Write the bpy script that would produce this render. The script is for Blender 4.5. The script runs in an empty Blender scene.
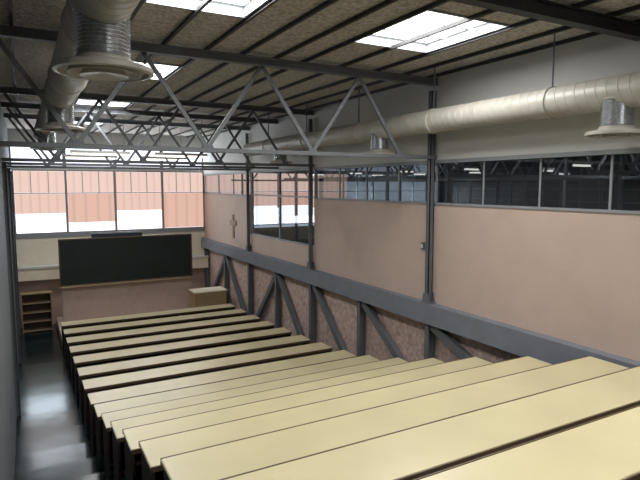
import bpy, bmesh, math, random
from mathutils import Vector, Matrix
random.seed(3)
scene=bpy.context.scene
try:
    scene.view_settings.view_transform='Standard'
except Exception as e: print(e)
COL=scene.collection

# ------------------------------------------------------------ materials
def srgb(r,g,b):
    f=lambda c:(c/12.92 if c<=0.04045 else ((c+0.055)/1.055)**2.4)
    return (f(r/255),f(g/255),f(b/255),1)
def mat(name,c,rough=.5,metal=0,noise=0,scale=8,bump=0,bscale=60,emit=0,c2=None,stretch=None,spec=.5):
    m=bpy.data.materials.new(name); m.use_nodes=True
    nt=m.node_tree; b=nt.nodes['Principled BSDF']
    b.inputs['Roughness'].default_value=rough; b.inputs['Metallic'].default_value=metal
    b.inputs['Specular IOR Level'].default_value=spec
    col=srgb(*c); b.inputs['Base Color'].default_value=col
    tc=nt.nodes.new('ShaderNodeTexCoord'); mp=nt.nodes.new('ShaderNodeMapping')
    nt.links.new(tc.outputs['Object'],mp.inputs['Vector'])
    if stretch: mp.inputs['Scale'].default_value=stretch
    if noise or c2:
        n=nt.nodes.new('ShaderNodeTexNoise'); n.inputs['Scale'].default_value=scale; n.inputs['Detail'].default_value=6
        nt.links.new(mp.outputs[0],n.inputs['Vector'])
        r=nt.nodes.new('ShaderNodeValToRGB')
        r.color_ramp.elements[0].position=.3; r.color_ramp.elements[1].position=.7
        if c2: r.color_ramp.elements[0].color=srgb(*c2); r.color_ramp.elements[1].color=col
        else:
            r.color_ramp.elements[0].color=tuple(x*(1-noise) for x in col[:3])+(1,)
            r.color_ramp.elements[1].color=tuple(min(1,x*(1+noise)) for x in col[:3])+(1,)
        nt.links.new(n.outputs['Fac'],r.inputs[0]); nt.links.new(r.outputs[0],b.inputs['Base Color'])
    if bump:
        n2=nt.nodes.new('ShaderNodeTexNoise'); n2.inputs['Scale'].default_value=bscale; n2.inputs['Detail'].default_value=4
        nt.links.new(mp.outputs[0],n2.inputs['Vector'])
        bp=nt.nodes.new('ShaderNodeBump'); bp.inputs['Strength'].default_value=bump; bp.inputs['Distance'].default_value=.02
        nt.links.new(n2.outputs['Fac'],bp.inputs['Height']); nt.links.new(bp.outputs[0],b.inputs['Normal'])
    if emit:
        b.inputs['Emission Color'].default_value=col; b.inputs['Emission Strength'].default_value=emit
    return m
def blind_glow_mat(name,c,strength,pitch=.16):  # emission stands in for daylight coming through the blind cloth
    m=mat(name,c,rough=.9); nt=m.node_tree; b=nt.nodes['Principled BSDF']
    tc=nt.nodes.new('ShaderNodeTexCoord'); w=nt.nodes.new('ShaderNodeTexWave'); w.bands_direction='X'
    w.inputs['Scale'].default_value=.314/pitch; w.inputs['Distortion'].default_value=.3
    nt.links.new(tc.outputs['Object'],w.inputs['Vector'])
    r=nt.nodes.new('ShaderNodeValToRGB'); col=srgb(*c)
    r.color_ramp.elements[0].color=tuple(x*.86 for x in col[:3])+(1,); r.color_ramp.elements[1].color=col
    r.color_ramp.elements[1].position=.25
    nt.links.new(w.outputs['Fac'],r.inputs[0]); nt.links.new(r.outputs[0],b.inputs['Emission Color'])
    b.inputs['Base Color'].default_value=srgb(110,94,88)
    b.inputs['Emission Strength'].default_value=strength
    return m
def glass_mat(name,c,refl=.12):
    m=bpy.data.materials.new(name); m.use_nodes=True; nt=m.node_tree; nt.nodes.clear()
    o=nt.nodes.new('ShaderNodeOutputMaterial'); mx=nt.nodes.new('ShaderNodeMixShader')
    t=nt.nodes.new('ShaderNodeBsdfTransparent'); t.inputs[0].default_value=c
    g=nt.nodes.new('ShaderNodeBsdfGlossy'); g.inputs['Roughness'].default_value=.03
    mx.inputs[0].default_value=refl
    nt.links.new(t.outputs[0],mx.inputs[1]); nt.links.new(g.outputs[0],mx.inputs[2]); nt.links.new(mx.outputs[0],o.inputs[0]); return m
def brick_mat(name,c,mort,bw,bh,msize=.012,rough=.8,axis='YZ'):
    m=mat(name,c,rough=rough); nt=m.node_tree; b=nt.nodes['Principled BSDF']
    tc=nt.nodes.new('ShaderNodeTexCoord'); sp=nt.nodes.new('ShaderNodeSeparateXYZ'); cb=nt.nodes.new('ShaderNodeCombineXYZ')
    nt.links.new(tc.outputs['Object'],sp.inputs[0])
    nt.links.new(sp.outputs[axis[0]],cb.inputs[0]); nt.links.new(sp.outputs[axis[1]],cb.inputs[1])
    br=nt.nodes.new('ShaderNodeTexBrick'); br.inputs['Scale'].default_value=1
    br.inputs['Brick Width'].default_value=bw; br.inputs['Row Height'].default_value=bh; br.inputs['Mortar Size'].default_value=msize
    col=srgb(*c); br.inputs['Color1'].default_value=col; br.inputs['Color2'].default_value=tuple(x*.75 for x in col[:3])+(1,)
    br.inputs['Mortar'].default_value=srgb(*mort)
    nt.links.new(cb.outputs[0],br.inputs['Vector']); nt.links.new(br.outputs['Color'],b.inputs['Base Color'])
    return m

M={}
M['desk']=mat('cream_laminate',(190,180,143),rough=.33,noise=.08,scale=1.6,bump=.03,bscale=30,spec=.7)
M['edge']=mat('dark_edge',(78,62,46),rough=.5,noise=.2)
M['darkwood']=mat('dark_brown_wood',(54,38,31),rough=.55,c2=(34,24,20),scale=6,stretch=(1,12,12))
M['seat']=mat('brown_seat_wood',(72,52,40),rough=.45,c2=(50,36,28),scale=5,stretch=(1,14,14))
M['blacksteel']=mat('black_steel',(34,32,32),rough=.45,metal=.2,noise=.1)
M['greysteel']=mat('grey_painted_steel',(92,95,99),rough=.55,noise=.08,scale=5,bump=.03)
M['lightsteel']=mat('mid_grey_painted_steel',(96,99,102),rough=.6,noise=.06,scale=5)
M['palesteel']=mat('pale_grey_painted_steel',(132,136,140),rough=.5,noise=.06,scale=5)
M['bluesteel']=mat('blue_grey_beam_paint',(110,115,124),rough=.5,noise=.1,scale=4,bump=.05)
M['darksteel']=mat('dark_purlin_paint',(38,38,39),rough=.6,noise=.15)
M['duct']=mat('white_duct_paint',(176,172,162),rough=.38,noise=.1,scale=6)
M['foil']=mat('shiny_silver_sleeve',(190,193,195),rough=.25,metal=.8,noise=.2,scale=30)
M['ductdark']=mat('diffuser_throat',(70,66,60),rough=.6)
M['pink']=mat('pink_beige_plaster',(184,163,150),rough=.75,noise=.04,scale=3,bump=.05,bscale=80)
M['white']=mat('off_white_plaster',(200,200,196),rough=.8,noise=.03,scale=3,bump=.04)
M['greywall']=mat('blue_grey_plaster',(100,104,108),rough=.8,noise=.08,scale=2,bump=.04)
M['cream']=mat('cream_paint',(228,220,198),rough=.6,noise=.03)
M['mauve']=mat('mauve_panel',(188,166,153),rough=.6,noise=.08,scale=4)
M['brick']=mat('rough_mauve_wall',(206,182,172),rough=.95,c2=(162,138,129),scale=12,bump=.8,bscale=26)
M['board']=mat('green_black_chalkboard',(22,32,31),rough=.4,noise=.2,scale=2)
M['board2']=mat('blue_black_board',(40,48,62),rough=.4)
M['wood']=mat('honey_wood',(160,138,106),rough=.5,c2=(134,112,82),scale=5,stretch=(1,10,10))
M['tan']=mat('tan_wood',(176,152,112),rough=.5,c2=(154,130,92),scale=5,stretch=(1,8,8))
M['brownwood']=mat('tan_shelf_wood',(158,138,114),rough=.5,c2=(132,112,90),scale=5,stretch=(10,1,10))
M['crosswood']=mat('cross_wood',(140,108,80),rough=.6,noise=.15)
M['black']=mat('black_pane',(16,16,18),rough=.35)  # plain black for the panes of the added window grid
M['frame']=mat('grey_pink_window_frame',(150,136,132),rough=.5)
M['blind']=blind_glow_mat('salmon_blind_glow',(242,206,190),.88,.24)
M['blindp']=blind_glow_mat('pale_salmon_blind_glow',(244,212,198),.9,.24)
M['blindd']=blind_glow_mat('salmon_blind_glow_deep',(236,192,174),.86,.35)
M['day']=mat('bright_daylight_pane',(238,242,255),rough=.3,emit=1.6)
M['haze']=mat('hazy_daylight_pane',(190,205,220),rough=.3,emit=.9)
M['sky']=mat('skylight_pane',(250,250,246),rough=.4,emit=2.2)
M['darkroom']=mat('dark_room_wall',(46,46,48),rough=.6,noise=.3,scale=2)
M['glass']=glass_mat('partition_glass',(.54,.56,.57,1),.15)
M['glass2']=glass_mat('clear_glass',(.84,.85,.86,1),.07)
M['lamp']=mat('lamp_white',(255,250,240),emit=2.5)
M['ceil']=mat('woodwool_slab',(206,200,190),rough=.95,c2=(138,133,125),scale=26,bump=.7,bscale=38)
fm=brick_mat('dark_vinyl_tiles',(22,36,38),(8,12,12),.62,.66,.014,rough=.3,axis='XY')
nt=fm.node_tree; b=nt.nodes['Principled BSDF']; br=[n for n in nt.nodes if n.type=='TEX_BRICK'][0]; br.offset=0
tcs=[n for n in nt.nodes if n.type=='TEX_COORD'][0]
n=nt.nodes.new('ShaderNodeTexNoise'); n.inputs['Scale'].default_value=2; n.inputs['Detail'].default_value=1
nt.links.new(tcs.outputs['Object'],n.inputs['Vector'])
b.inputs['Roughness'].default_value=.17
b.inputs['Specular IOR Level'].default_value=.4
bp=nt.nodes.new('ShaderNodeBump'); bp.inputs['Strength'].default_value=.14; bp.inputs['Distance'].default_value=.03
nt.links.new(n.outputs['Fac'],bp.inputs['Height']); nt.links.new(bp.outputs[0],b.inputs['Normal'])
M['floor']=fm

# ------------------------------------------------------------ mesh helpers
def newobj(name,bm,mats,parent=None,loc=(0,0,0),smooth=False):
    me=bpy.data.meshes.new(name); bmesh.ops.recalc_face_normals(bm,faces=bm.faces); bm.to_mesh(me); bm.free()
    for m in (mats if isinstance(mats,(list,tuple)) else [mats]): me.materials.append(m)
    if smooth:
        for p in me.polygons: p.use_smooth=True
    o=bpy.data.objects.new(name,me); COL.objects.link(o)
    o.location=loc
    if parent: o.parent=parent
    return o
def addbox(bm,x0,x1,y0,y1,z0,z1,mi=0,bev=0):
    vs=[bm.verts.new(p) for p in [(x0,y0,z0),(x1,y0,z0),(x1,y1,z0),(x0,y1,z0),(x0,y0,z1),(x1,y0,z1),(x1,y1,z1),(x0,y1,z1)]]
    fs=[bm.faces.new([vs[i] for i in f]) for f in [(0,3,2,1),(4,5,6,7),(0,1,5,4),(1,2,6,5),(2,3,7,6),(3,0,4,7)]]
    for f in fs: f.material_index=mi
    if bev:
        es=list({e for f in fs for e in f.edges})
        bmesh.ops.bevel(bm,geom=es,offset=bev,segments=2,affect='EDGES')
def box(name,x0,x1,y0,y1,z0,z1,m,parent=None,bev=0,loc=(0,0,0)):
    bm=bmesh.new(); addbox(bm,x0,x1,y0,y1,z0,z1,0,bev); return newobj(name,bm,m,parent,loc)
def addbar(bm,p,q,w,h,mi=0):
    p=Vector(p);q=Vector(q);d=(q-p).normalized()
    up=Vector((0,0,1)) if abs(d.z)<.95 else Vector((0,1,0))
    s=d.cross(up).normalized(); t=s.cross(d).normalized()
    vs=[]
    for c in (p,q):
        for a,b2 in ((-1,-1),(1,-1),(1,1),(-1,1)): vs.append(bm.verts.new(c+s*a*w/2+t*b2*h/2))
    for f in [(0,1,2,3),(7,6,5,4),(0,4,5,1),(1,5,6,2),(2,6,7,3),(3,7,4,0)]:
        bm.faces.new([vs[i] for i in f]).material_index=mi
def bar(name,p,q,w,h,m,parent=None):
    bm=bmesh.new(); addbar(bm,p,q,w,h); return newobj(name,bm,m,parent)
def lathe(name,prof,m,parent=None,axis='Z',seg=32,loc=(0,0,0),smooth=False):
    bm=bmesh.new(); rings=[]
    for r,h in prof:
        ring=[]
        for i in range(seg):
            a=2*math.pi*i/seg; x=r*math.cos(a); y=r*math.sin(a)
            ring.append(bm.verts.new((x,y,h) if axis=='Z' else (x,h,y)))
        rings.append(ring)
    for a,b2 in zip(rings,rings[1:]):
        for i in range(seg): bm.faces.new((a[i],a[(i+1)%seg],b2[(i+1)%seg],b2[i]))
    for rg in (rings[0],rings[-1]):
        try: bm.faces.new(rg)
        except: pass
    return newobj(name,bm,m,parent,loc,smooth)
def thing(name,label,cat,loc=(0,0,0),group=None):
    e=bpy.data.objects.new(name,None); e.empty_display_size=.2; e.location=loc; COL.objects.link(e)
    e['label']=label; e['category']=cat
    if group: e['group']=group
    return e
def tag(o,label,cat,group=None):
    o['label']=label;o['category']=cat
    if group:o['group']=group
    return o
def struct(o,label=None):
    o['kind']='structure'
    if label: o['label']=label
    return o
def dup(root,loc,group=None):
    n=root.copy(); COL.objects.link(n); n.location=loc
    if group: n['group']=group
    def rec(src,dst):
        for c in list(src.children):
            k=c.copy(); COL.objects.link(k); k.parent=dst; rec(c,k)
    rec(root,n); return n

H=4.25
XL,XW=-.25,5.5
YB=19.9; YN=-2.6
KY=.915
# ------------------------------------------------------------ rows
rows=[(15.94,-3.37),(14.95,-3.34),(13.96,-3.31),(12.98,-3.27),(11.99,-3.22),(11.0,-3.17),(10.03,-3.10),(9.08,-3.02),
      (8.2,-2.89),(7.3,-2.70),(6.4,-2.47),(5.5,-2.22),(4.6,-1.98),(3.75,-1.76),(2.85,-1.53),(1.95,-1.29),(1.05,-1.05)]
DH=.75
prof=[(YB+.1,0)]
z=0
for y,zr in rows:
    zz=max(0.03,H+zr-DH)
    prof.append((y+.04,z)); prof.append((y+.04,zz)); z=zz
prof.append((.1,z)); prof.append((.1,z+.24)); prof.append((YN-.1,z+.24))
bm=bmesh.new()
top=[[bm.verts.new((x,y,zz)) for y,zz in prof] for x in (XL-.1,XW+.1)]
bot=[[bm.verts.new((x,y,-.3)) for y,zz in prof] for x in (XL-.1,XW+.1)]
for i in range(len(prof)-1):
    bm.faces.new((top[0][i],top[0][i+1],top[1][i+1],top[1][i]))
    for s in (0,1):
        try: bm.faces.new((top[s][i],bot[s][i],bot[s][i+1],top[s][i+1]))
        except: pass
bmesh.ops.remove_doubles(bm,verts=bm.verts,dist=1e-5)
struct(newobj('floor',bm,M['floor']),'dark glossy tiled stepped floor')

# ------------------------------------------------------------ desks
x0,x1=.71,5.1; L=x1-x0
desk=thing('lecture_desk','long khaki-cream laminate lecture desk with dark panels on a tiered row','desk',group='rows of lecture desks')
box('desktop',0,L,-.48,-.004,.71,.742,M['desk'],desk,bev=.005)
bm=bmesh.new(); addbox(bm,0.0,L,-.490,-.4805,.70,.740); addbox(bm,0,L,-.0035,.008,.70,.7422)
newobj('edge_strip',bm,M['edge'],desk)
box('modesty_panel',.03,L-.03,-.05,-.025,.12,.708,M['darkwood'],desk)
box('book_shelf',.05,L-.05,-.40,-.055,.55,.565,M['darkwood'],desk)
for lx in (0.005,L-.04):
    bm=bmesh.new()
    pts=[(-.45,.0),(-.06,.0),(-.055,.708),(-.475,.708),(-.475,.5),(-.45,.3)]
    a=[bm.verts.new((lx,y,zz)) for y,zz in pts]; c=[bm.verts.new((lx+.024,y,zz)) for y,zz in pts]
    bm.faces.new(a); bm.faces.new(c[::-1])
    for i in range(len(pts)):
        j=(i+1)%len(pts); bm.faces.new((a[i],a[j],c[j],c[i]))
    newobj('end_panel',bm,M['darkwood'],desk)
for lx in (1.45,2.9):
    bm=bmesh.new()
    pts=[(-.44,.0),(-.06,.0),(-.055,.06),(-.14,.12),(-.10,.52),(-.055,.55),(-.055,.708),(-.46,.708),(-.45,.62),(-.26,.5),(-.24,.12),(-.44,.05)]
    a=[bm.verts.new((lx,y,zz)) for y,zz in pts]; c=[bm.verts.new((lx+.03,y,zz)) for y,zz in pts]
    bm.faces.new(a); bm.faces.new(c[::-1])
    for i in range(len(pts)):
        j=(i+1)%len(pts); bm.faces.new((a[i],a[j],c[j],c[i]))
    newobj('leg',bm,M['blacksteel'],desk)
bench=thing('bench','long dark brown wooden bench seat behind a lecture desk','bench',group='rows of bench seats')
bm=bmesh.new(); addbox(bm,.04,L-.04,-.83,-.58,.42,.445,0,.006); newobj('seat',bm,M['seat'],bench)
for lx in (.15,1.5,2.9,L-.2):
    bm=bmesh.new()
    addbox(bm,lx,lx+.04,-.72,-.68,0.02,.40); addbox(bm,lx-.01,lx+.05,-.81,-.60,0,.02); addbox(bm,lx-.01,lx+.05,-.81,-.60,.395,.42)
    newobj('leg',bm,M['blacksteel'],bench)
first=True
for y,zr in rows:
    zz=max(0.03,H+zr-DH)
    if first: desk.location=(x0,y,zz); bench.location=(x0,y,zz); first=False
    else:
        dup(desk,(x0,y,zz)); dup(bench,(x0,y,zz))

# ------------------------------------------------------------ left wall
struct(box('wall_left',XL-.15,XL,YN-.1,YB+.1,-.3,5.9,M['greywall']),'blue-grey side wall')
struct(box('wall_behind',XL-.1,16,YN-.2,YN,-.3,5.9,M['white']),'plain rear wall')
def fz(y):
    zf=0
    for yy,zr in rows:
        if y<yy+.04: zf=max(.03,H+zr-DH)
    return zf
for y in (18.8,15.35,11.35):
    c=thing('steel_column','grey painted steel column against the aisle wall','column',(XL+.035,y,fz(y)),group='aisle wall columns')
    hh=4.62-fz(y)
    bm=bmesh.new(); addbox(bm,-.033,-.023,-.05,.05,0,hh); addbox(bm,.023,.033,-.05,.05,0,hh); addbox(bm,-.023,.023,-.006,.006,0,hh)
    newobj('shaft',bm,M['lightsteel'],c)
    box('cap_plate',-.034,.06,-.06,.06,hh,hh+.012,M['lightsteel'],c)

# ------------------------------------------------------------ right wall
struct(box('wall_right_lower',XW+.06,XW+.2,YN,YB+.1,-.3,2.3,M['brick']),'rough mauve lower wall')
struct(box('wall_right',XW,XW+.12,YN,11.15,2.3,3.96,M['pink']),'smooth pink-beige partition wall')
struct(box('wall_right_far',XW,XW+.12,15.25,YB,2.3,3.96,M['pink']),'pink-beige partition wall with a cross')
struct(box('wall_right_sill',XW,XW+.12,11.15,15.25,2.3,2.90,M['pink']),'pink-beige wall under internal window')
struct(box('wall_right_upper',XW+.0,XW+.12,YN,YB,4.62,5.9,M['white']),'white wall above glazing')
struct(box('trim_2',XW-.015,XW+.14,YN,11.1,3.955,3.985,M['palesteel']),'grey sill rail of glazing')
struct(box('trim_3',XW-.02,XW+.14,YN,YB,4.575,4.625,M['palesteel']),'grey head rail of glazing')
struct(box('trim_4',XW-.015,XW+.14,15.3,YB,3.955,3.985,M['palesteel']),'grey sill rail of glazing')
wn=5
def strip(a,c,m,g='glass'):
    global wn
    bm=bmesh.new()
    addbox(bm,XW+.045,XW+.07,a,a+.02,3.985,4.575); addbox(bm,XW+.045,XW+.07,c-.01,c,3.985,4.575)
    w=struct(newobj('window_%d'%wn,bm,m),'glazed strip window above partition'); wn+=1
    box('glass',XW+.055,XW+.062,a+.021,c-.011,3.985,4.575,M[g],w)
ys=[YN,-1.2,-.2,.85,1.88,2.9,3.92,4.91,5.92,6.96,8.0,9.05,10.1,11.15]
for a,c in zip(ys,ys[1:]): strip(a,c,M['palesteel'])
for a,c in ((15.3,16.8),(16.8,18.3),(18.3,19.85)): strip(a,c,M['greysteel'],'glass2')
bm=bmesh.new(); a,c=11.2,15.2
for yy in (a,13.2,c-.03): addbox(bm,XW+.03,XW+.09,yy,yy+.03,2.90,4.575)
for zz in (2.90,3.97): addbox(bm,XW+.035,XW+.085,a+.03,c-.03,zz,zz+.035)
w=struct(newobj('window_%d'%wn,bm,M['palesteel']),'internal window looking into the next hall'); wn+=1
box('glass',XW+.055,XW+.062,a+.05,c-.05,2.94,4.56,M['glass2'],w)

lt=thing('wall_truss','blue-grey steel beam on diagonal braces along the partition','steel beam',(XW,0,0))
bm=bmesh.new()
addbox(bm,-.15,-.13,YN,YB-.05,2.13,2.44); addbox(bm,-.13,-.002,YN,YB-.05,2.41,2.44); addbox(bm,-.13,.055,YN,YB-.05,2.13,2.16)
newobj('chord',bm,M['bluesteel'],lt)
def post(y,z0): 
    bm=bmesh.new(); addbox(bm,-.10,-.085,y-.05,y+.05,z0,2.13);addbox(bm,.02,.035,y-.05,y+.05,z0,2.13);addbox(bm,-.085,.02,y-.008,y+.008,z0,2.13)
    newobj('post',bm,M['greysteel'],lt)
for y in (19.6,17.4,15.2,13.2,11.2,9.08,6.96,4.8): post(y,fz(y))
for a,c in (((17.4),(19.5)),((17.4),(15.3)),((13.2),(15.1)),((13.2),(11.35)),((11.1),(9.2)),((9.0),(7.1)),((6.9),(4.95)),((4.7),(3.4))):
    zb=fz(c)+.08
    bar('brace',(-.03,a,2.1),(-.03,c,zb),.09,.13,M['greysteel'],lt)

for i,y in enumerate((15.2,11.2,6.96,2.0,-2.2)):
    w=.042 if y not in (11.2,15.2) else .036
    c=thing('steel_column','grey painted steel column standing on the wall beam','column',(XW-.075,y,2.44),group='wall columns')
    bm=bmesh.new()
    addbox(bm,-w,w,-w,-w+.015,0,3.2); addbox(bm,-w,w,w-.015,w,0,3.2); addbox(bm,-.01,.01,-w+.015,w-.015,0,3.2)
    addbox(bm,w-.012,w,-w,w,0,3.2); addbox(bm,-w,-w+.012,-w,w,0,3.2)
    newobj('shaft',bm,M['greysteel'],c)
    bm=bmesh.new(); addbox(bm,-.072,.072,-.1,.1,0.001,.02)
    for sx in(-.06,.048):
        v=[bm.verts.new(p) for p in ((sx,-.09,.02),(sx,.09,.02),(sx,.055,.16),(sx,-.055,.16),(sx+.012,-.09,.02),(sx+.012,.09,.02),(sx+.012,.055,.16),(sx+.012,-.055,.16))]
        for f in ((0,1,2,3),(7,6,5,4),(0,4,5,1),(1,5,6,2),(2,6,7,3),(3,7,4,0)): bm.faces.new([v[k] for k in f])
    newobj('base_plate',bm,M['lightsteel'],c)
sw=thing('wall_switch','small grey switch box beside a steel column','switch',(XW-.001,7.2,3.3))
box('housing',-.035,0,-.04,.04,-.06,.06,M['lightsteel'],sw,bev=.006); box('rocker',-.045,-.035,-.018,.018,-.03,.03,M['white'],sw)
cr=thing('wooden_cross','small plain brown wooden cross hung on pink wall','cross',(XW-.012,16.7,3.06))
bm=bmesh.new()
pts=[(-.07,-.36),(.07,-.36),(.07,.0),(.28,.0),(.28,.15),(.07,.15),(.07,.32),(-.07,.32),(-.07,.15),(-.28,.15),(-.28,.0),(-.07,.0)]
a=[bm.verts.new((-.018,y,zz)) for y,zz in pts]; c=[bm.verts.new((.012,y,zz)) for y,zz in pts]
bm.faces.new(a); bm.faces.new(c[::-1])
for i in range(12): bm.faces.new((a[i],a[(i+1)%12],c[(i+1)%12],c[i]))
newobj('cross_body',bm,M['crosswood'],cr)

# ------------------------------------------------------------ back wall + facade
bm=bmesh.new()
addbox(bm,XL-.1,16,YB,YB+.2,-.3,1.45); addbox(bm,XL-.1,16,YB,YB+.2,1.45,2.70,1)
addbox(bm,XL-.1,16,YB,YB+.2,4.70,4.80,2); addbox(bm,XL-.1,16,YB,YB+.2,5.40,5.95,2)
struct(newobj('wall_back',bm,[M['mauve'],M['cream'],M['white']]),'front wall, mauve below and cream above')
struct(box('trim_5',XL,XW-.01,YB-.04,YB,2.68,2.80,M['palesteel']),'grey band under windows')
struct(box('trim_6',XL,XW-.01,YB-.45,YB,1.80,1.86,M['white']),'white ledge below the windows')
struct(box('trim_7',XL,XW-.01,YB-.40,YB-.36,1.45,1.80,M['cream']),'cream fascia below the ledge')
edges=[-.2,1.21,2.62,4.1,5.50,6.9,8.3,9.7,11.1,12.5,13.9,15.3,16]
low=[3.40,3.10,3.44,2.84,3.42,3.5,3.5,3.4,9,9,9,9]
k=1
for i,(a,c) in enumerate(zip(edges,edges[1:])):
    bm=bmesh.new()
    for xx in (a,c-.035): addbox(bm,xx,xx+.035,YB-.02,YB+.08,2.8,4.70)
    for zz in (2.8,3.995,4.67): addbox(bm,a+.035,c-.035,YB-.02,YB+.08,zz,zz+.03)
    if i>=8: addbox(bm,a+.65,a+.68,YB,YB+.04,2.83,4.67)
    elif i<4:
        for q in (1/3,2/3): 
            mx=a+(c-a)*q; addbox(bm,mx-.008,mx+.008,YB-.005,YB+.008,4.025,4.67)
    w=struct(newobj('window_%d'%(k if k<5 else wn),bm,M['frame'] if i<8 else M['palesteel']),'facade window with salmon blinds' if i<8 else 'hazy facade window of the next hall'); 
    if k>=5: wn+=1
    k+=1
    box('pane',a+.035,c-.035,YB+.05,YB+.06,2.83,4.67,M['day'] if i<8 else M['haze'],w)
    if i<8:
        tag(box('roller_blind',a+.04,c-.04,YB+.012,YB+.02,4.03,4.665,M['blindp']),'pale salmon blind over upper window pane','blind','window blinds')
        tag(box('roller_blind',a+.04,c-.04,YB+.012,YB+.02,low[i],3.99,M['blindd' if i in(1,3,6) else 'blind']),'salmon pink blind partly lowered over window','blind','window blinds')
xs=[XL,1.2,2.65,4.1,5.5]
for a,c in zip(xs,xs[1:]):
    bm=bmesh.new()
    for xx in (a,c-.05): addbox(bm,xx,xx+.05,YB,YB+.1,4.80,5.40)
    w=struct(newobj('window_%d'%wn,bm,M['palesteel']),'clerestory window'); wn+=1
    box('pane',a+.05,c-.05,YB+.04,YB+.05,4.80,5.40,M['day'],w)

# ------------------------------------------------------------ neighbouring hall
struct(box('floor_neighbour',XW+.2,16,YN,YB,2.1,2.2,M['floor']),'floor of the next hall')
struct(box('ceiling_neighbour',XW+.12,16,YN,YB,5.4,5.5,M['darkroom']),'ceiling of the next hall')
struct(box('wall_neighbour',16,16.2,YN,YB+.2,2.1,5.5,M['darkroom']),'dark far wall of the next hall')
yy=YN+.3; j=0
while yy<YB-1.6:  # added frame grid stands in for dark reflections in the glazing
    bm=bmesh.new()
    for q in (yy,yy+.74,yy+1.46): addbox(bm,15.94,16,q,q+.05,3.0,4.9)
    for zz in (3.0,3.7,4.1,4.45,4.86): addbox(bm,15.95,15.998,yy+.05,yy+1.46,zz,zz+.04)
    w=struct(newobj('window_%d'%wn,bm,M['palesteel']),'dark window grid standing for glazing reflections'); wn+=1; j+=1
    box('pane',15.96,15.97,yy+.06,yy+1.46,3.04,4.86,M['black'],w)
    yy+=1.55
for yy in (1.5,5.5,9.5,17.5):
    for px in (7.9,11.6):
        tag(box('interior_post',px,px+.08,yy-.04,yy+.04,2.2,5.4,M['palesteel']),'slim grey post in the next hall','post','posts next hall')
for yy in (2.0,4.3,6.9,9.05,11.2,13.4,17.6):  # added trusses imitate reflections in the partition glazing
    t=thing('roof_truss','grey zigzag truss added for glazing reflections','truss',(5.75,yy,4.40),group='added trusses next hall')
    bar('bottom_chord',(0,0,0),(10.2,0,0),.05,.05,M['palesteel'],t); bar('top_chord',(0,0,.92),(10.2,0,.92),.06,.06,M['palesteel'],t)
    bm=bmesh.new(); xx=0
    while xx<9.9:
        addbar(bm,(xx,0,.9),(xx+.7,0,.02),.035,.035); addbar(bm,(xx+.7,0,.02),(xx+1.4,0,.9),.035,.035); xx+=1.4
    newobj('web_member',bm,M['palesteel'],t)
for yy in (.8,3.1,5.6,8.0,10.1,12.3,14.4):  # lamps added behind the glass to imitate bright reflections
    for xx in (7.2,9.2,12.3,14.4):
        t=thing('reflection_tube_light','small white tube light added for glazing reflections','light',(xx,yy,4.55),group='added tube lights next hall')
        box('housing',-.2,.2,-.04,.04,0,.04,M['white'],t); box('tube',-.18,.18,-.02,.02,-.03,-.001,M['lamp'],t)
        bar('hanger',(0,0,.04),(0,0,.849),.01,.01,M['lightsteel'],t)
for yy in (1,6,11):  # unseen area lamps added to brighten the trusses next door
    ld=bpy.data.lights.new('hall_fill_light','AREA'); ld.shape='RECTANGLE'; ld.size=.4; ld.size_y=3; ld.energy=75; ld.color=(.95,.98,1)
    lo=bpy.data.objects.new('hall_fill_light',ld); COL.objects.link(lo); lo.location=(9.8,yy,5.38)

# ------------------------------------------------------------ ceiling
ZC=5.87
sky=[(1.02,1.98,4.35,5.55),(3.32,4.42,4.4,5.8),(1.02,1.98,8.2,9.4),(1.02,1.98,12.3,13.0),(1.02,1.98,16.0,17.1),(1.02,1.98,.2,1.5),(3.32,4.42,.2,1.5),(3.32,4.42,-2.2,-1)]  # those near and behind the camera are unseen, added to light near desks
xsx=sorted({XL-.1,XW+.1}|{s[0] for s in sky}|{s[1] for s in sky})
ysy=sorted({YN-.1,YB+.1}|{s[2] for s in sky}|{s[3] for s in sky})
bm=bmesh.new()
for a,c in zip(xsx,xsx[1:]):
    for d,e in zip(ysy,ysy[1:]):
        mx,my=(a+c)/2,(d+e)/2
        if any(s[0]<mx<s[1] and s[2]<my<s[3] for s in sky): continue
        addbox(bm,a,c,d,e,ZC,ZC+.12)
struct(newobj('ceiling',bm,M['ceil']),'woodwool slab ceiling')
for i,s in enumerate(sky):
    bm=bmesh.new()
    for t in (0,1):
        xx=s[0] if t==0 else s[1]-.025; addbox(bm,xx,xx+.025,s[2],s[3],ZC-.02,ZC+.1)
        yy=s[2] if t==0 else s[3]-.025; addbox(bm,s[0]+.025,s[1]-.025,yy,yy+.025,ZC-.02,ZC+.1)
    for k2 in (1,2):
        yy=s[2]+(s[3]-s[2])*k2/3; addbox(bm,s[0]+.025,s[1]-.025,yy-.012,yy+.012,ZC+.03,ZC+.05)
    w=struct(newobj('window_%d'%wn,bm,M['palesteel']),'rectangular skylight, unseen ones added for light'); wn+=1
    box('pane',s[0]+.025,s[1]-.025,s[2]+.025,s[3]-.025,ZC+.09,ZC+.1,M['sky'],w)
    ld=bpy.data.lights.new('skylight_and_fill_light','AREA'); ld.shape='RECTANGLE'; ld.size=s[1]-s[0]-.1; ld.size_y=(s[3]-s[2])*KY-.1
    ld.energy=76; ld.color=(1,.99,.98)
    lo=bpy.data.objects.new('skylight_and_fill_light',ld); COL.objects.link(lo); lo.location=((s[0]+s[1])/2,(s[2]+s[3])/2,ZC+.07)
PX=[-.0,.5,1.0,1.5,2.0,2.45,2.9,3.30,3.87,4.44,4.95,5.4]
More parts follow.
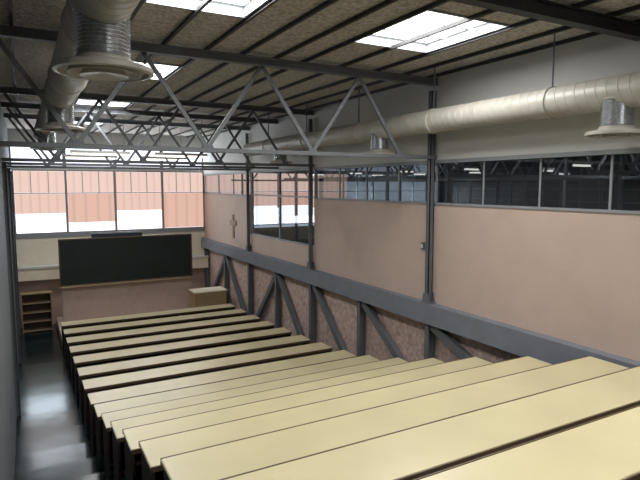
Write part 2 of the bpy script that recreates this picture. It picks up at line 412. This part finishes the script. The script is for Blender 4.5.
for x in PX:
    bm=bmesh.new(); addbox(bm,x-.016,x+.016,YN,YB,ZC-.045,ZC-.038); addbox(bm,x-.007,x+.007,YN,YB,ZC-.038,ZC-.001)
    tag(newobj('ceiling_purlin',bm,M['darksteel']),'dark steel purlin under ceiling slabs','beam','ceiling purlins')
def ibeam(name,y,z0,z1,m,label):
    bm=bmesh.new(); addbox(bm,XL,XW,y-.06,y+.06,z0,z0+.015); addbox(bm,XL,XW,y-.06,y+.06,z1-.015,z1); addbox(bm,XL,XW,y-.008,y+.008,z0+.015,z1-.015)
    tag(newobj(name,bm,m),label,'beam')
ibeam('cross_beam',3.62,5.69,5.823,M['darksteel'],'dark steel beam spanning the room under purlins')
ibeam('cross_beam',-.4,5.69,5.823,M['darksteel'],'dark steel beam spanning the room under purlins')
zt0,zt1=5.72,5.823; zb=4.67
def truss(y,m2):
    t=thing('roof_truss','grey painted steel roof truss with zigzag web','truss',(0,y,zb),group='roof trusses')
    bm=bmesh.new(); addbox(bm,XL,XW,-.05,.05,zt0-zb,zt0-zb+.015); addbox(bm,XL,XW,-.05,.05,zt1-zb-.015,zt1-zb); addbox(bm,XL,XW,-.01,.01,zt0-zb+.015,zt1-zb-.015)
    newobj('top_chord',bm,M['greysteel'],t)
    bm=bmesh.new(); addbox(bm,XL,XW,-.055,-.035,-.03,.02); addbox(bm,XL,XW,.035,.055,-.03,.02); addbox(bm,XL,XW,-.035,.035,-.01,.0)
    newobj('bottom_chord',bm,m2,t)
    T=[-.15,1.27,2.69,4.13]; B=[.56,1.98,3.4,4.83]
    zz1=zt0-zb
    segs=[]
    for i in range(4):
        segs.append(((T[i],0,zz1),(B[i],0,.02)))
        if i<3: segs.append(((B[i],0,.02),(T[i+1],0,zz1)))
    for p,q in segs: bar('web_member',p,q,.036,.046,m2,t)
    for nx in B: box('gusset',nx-.06,nx+.06,-.025,.025,.001,.05,M['greysteel'],t)
    return t
for y in (6.96,11.2,13.2,15.2): truss(y,M['lightsteel'] if y<7 else M['greysteel'])
# ------------------------------------------------------------ ducts
def duct(x,z,r,y0,y1,outs,label):
    d=thing('ventilation_duct',label,'air duct',(x,0,z))
    prof=[(0.001,y0),(r,y0)]
    y=y0+.05
    while y<y1-.05:
        prof+= [(r,y-.008),(r+.004,y-.002),(r+.004,y+.002),(r,y+.008)]; y+=.125
    prof+=[(r,y1),(0.001,y1)]
    o=lathe('duct_pipe',prof,M['duct'],d,axis='Y',seg=48)
    for v in o.data.vertices:
        if v.co.y>y0+.06 and v.co.y<y1-.06:
            v.co.y+=.05*math.sin(math.atan2(v.co.z,v.co.x))
    y=math.ceil((y0+.6)/2.1)*2.1+.2
    while y<y1:
        lathe('joint_ring',[(r+.006,y-.03),(r+.014,y-.025),(r+.014,y+.025),(r+.006,y+.03)],M['duct'],d,axis='Y',seg=48)
        bar('hanger',(0,y,r+.01),(0,y,ZC-z-.001),.02,.006,M['lightsteel'],d)
        y+=2.1
    for oy in outs:
        e=bpy.data.objects.new('air_diffuser',None); COL.objects.link(e); e.parent=d; e.location=(0,oy,0)
        h1=-r-.17
        h0=-r*.45
        lathe('collar',[(.13,-r*.2),(.15,-r*.3),(.158,-r*.35),(.158,-r*.45),(.13,-r*.45)],M['duct'],e)
        pr=[]; nn=12
        for i in range(nn+1):
            zz=h0+(h1-h0)*i/nn; pr+=[(.140,zz),(.153,zz-.5*(h0-h1)/nn)] if i<nn else [(.140,zz)]
        lathe('ribbed_sleeve',pr,M['foil'],e)
        lathe('cone',[(.14,h1+.01),(.157,h1),(.157,h1-.015),(.2,h1-.03),(.265,h1-.04),(.275,h1-.05),(.275,h1-.075),(.25,h1-.08),(.245,h1-.055),(.15,h1-.04),(.13,h1-.03)],M['duct'],e,seg=40)
        lathe('louvre_ring',[(.19,h1-.055),(.205,h1-.085),(.2,h1-.087),(.17,h1-.053)],M['duct'],e)
        lathe('louvre_ring',[(.11,h1-.055),(.135,h1-.095),(.13,h1-.097),(.001,h1-.075),(.001,h1-.055)],M['duct'],e)
        lathe('throat',[(.001,h1-.035),(.148,h1-.035),(.148,h1-.03),(.001,h1-.03)],M['ductdark'],e)
    return d
duct(.46,5.31,.165,-2.2,14.2,(-.6,3.75,7.9,12.1),'large off-white spiral ventilation duct under the ceiling')
duct(5.1,5.14,.16,-2.2,14.2,(-.6,3.58,7.93,12.1),'off-white spiral ventilation duct running beside the upper wall')

for y in (14.2,16.3):
  for xc in (1.6,3.4):
    t=thing('strip_light','white fluorescent strip light hung below roof','light',(xc,y,4.95),group='strip lights')
    box('housing',-.62,.62,-.05,.05,0,.06,M['white'],t); box('tube',-.58,.58,-.02,.02,-.04,-.002,M['lamp'],t)
    for sx in (-.5,.5): bar('hanger',(sx,0,.06),(sx,0,ZC-4.95-.001),.01,.01,M['lightsteel'],t)
    ld=bpy.data.lights.new('ceiling_fill_lamp','POINT'); ld.energy=10; ld.shadow_soft_size=.08; ld.color=(.95,.97,1)  # added point light above the strip, brightens the ceiling
    lo=bpy.data.objects.new('ceiling_fill_lamp',ld); COL.objects.link(lo); lo.location=(xc,y+.12,5.02)

# ------------------------------------------------------------ front area
tag(box('podium_platform',.75,5.3,16.6,YB-.46,0.001,.3,M['mauve'],bev=.01),'low mauve podium platform in front of the blackboard','platform')
bs=thing('blackboard','wide dark green blackboard with tan wood chalk tray on stand','blackboard',(.82,17.8,.301))
BW=3.68
box('board_surface',.04,BW-.04,-.03,0,1.20,2.44,M['board'],bs)
bm=bmesh.new(); addbox(bm,0,.04,-.04,.02,1.16,2.48); addbox(bm,BW-.04,BW,-.04,.02,1.16,2.48); addbox(bm,.04,BW-.04,-.04,.02,2.44,2.48); newobj('frame',bm,M['edge'],bs)
box('chalk_tray',0,BW,-.14,.02,1.12,1.158,M['wood'],bs,bev=.004)
box('back_panel',.02,BW-.02,.03,.06,.02,2.4,M['mauve'],bs)
box('base_panel',.05,BW-.05,-.01,.025,.02,1.118,M['mauve'],bs)
box('foot',.1,.2,-.2,.2,0,.02,M['greysteel'],bs); box('foot',BW-.2,BW-.1,-.2,.2,0,.02,M['greysteel'],bs)
s2=thing('sliding_board','smaller blue-black board behind the main blackboard','board',(1.7,18.1,.301))
box('surface',0,1.4,-.02,.02,1.6,2.56,M['board2'],s2); box('leg',.1,.16,-.02,.02,0,1.6,M['greysteel'],s2); box('leg',1.24,1.3,-.02,.02,0,1.6,M['greysteel'],s2)
box('frame',-.02,1.42,-.03,.03,2.56,2.6,M['palesteel'],s2)
td=thing('teacher_desk','tan wooden teacher desk with light top on the podium','desk',(4.3,16.75,.301))
box('desktop',-.03,.98,-.03,.65,.80,.84,M['cream'],td,bev=.005); box('front_panel',.0,.95,0,.03,.05,.80,M['tan'],td)
box('side_panel',0,.03,.03,.62,0,.80,M['tan'],td); box('side_panel',.92,.95,.03,.62,0,.80,M['tan'],td)
sc=thing('bookshelf','light brown wooden open shelf cabinet standing at the aisle end','shelf',(-.15,18.98,0))
box('side_panel',0,.03,0,.4,0,1.12,M['brownwood'],sc); box('side_panel',.76,.79,0,.4,0,1.12,M['brownwood'],sc)
box('back_panel',.03,.76,.38,.4,0.02,1.12,M['edge'],sc); box('top_panel',-.01,.80,-.01,.41,1.12,1.15,M['wood'],sc)
for zz in (.03,.3,.57,.84): box('shelf',.03,.76,.01,.38,zz,zz+.025,M['brownwood'],sc)
# ------------------------------------------------------------ window lights
for xc in (.5,1.9,3.35):
    ld=bpy.data.lights.new('window_light','AREA'); ld.shape='RECTANGLE'; ld.size=1.3; ld.size_y=.6; ld.energy=18; ld.color=(.74,.91,1)
    lo=bpy.data.objects.new('window_light',ld); COL.objects.link(lo); lo.location=(xc,YB+.03,3.12); lo.rotation_euler=(math.radians(-90),0,0)
for xc in (.5,1.95,3.4,4.8):
    ld=bpy.data.lights.new('clerestory_light','AREA'); ld.shape='RECTANGLE'; ld.size=1.25; ld.size_y=.5; ld.energy=16; ld.color=(.84,.93,1)
    lo=bpy.data.objects.new('clerestory_light',ld); COL.objects.link(lo); lo.location=(xc,YB+.03,5.1); lo.rotation_euler=(math.radians(-90),0,0)
for xc in (12,14.5):
    ld=bpy.data.lights.new('window_light','AREA'); ld.shape='RECTANGLE'; ld.size=1.3; ld.size_y=1.2; ld.energy=40; ld.color=(.86,.93,1)
    lo=bpy.data.objects.new('window_light',ld); COL.objects.link(lo); lo.location=(xc,YB+.045,3.6); lo.rotation_euler=(math.radians(-90),0,0)

w=bpy.data.worlds.new('World'); scene.world=w; w.use_nodes=True
w.node_tree.nodes['Background'].inputs[0].default_value=(.7,.8,1,1); w.node_tree.nodes['Background'].inputs[1].default_value=.6

# ------------------------------------------------------------ room length correction (real room is a little shorter)
done=set()
for o in list(scene.objects):
    o.location.y*=KY
    if o.type=='MESH' and o.data.name not in done:
        done.add(o.data.name)
        if o.parent and o.parent.name.startswith('air_diffuser'): continue
        for v in o.data.vertices: v.co.y*=KY
# ------------------------------------------------------------ camera
F=540
cd=bpy.data.cameras.new('Camera'); cd.sensor_width=36; cd.lens=36*F/640; cd.clip_start=.05
co=bpy.data.objects.new('Camera',cd); COL.objects.link(co); co.location=(0,0,H)
co.rotation_euler=(math.radians(90-5.8),0,math.radians(-28.9))
scene.camera=co
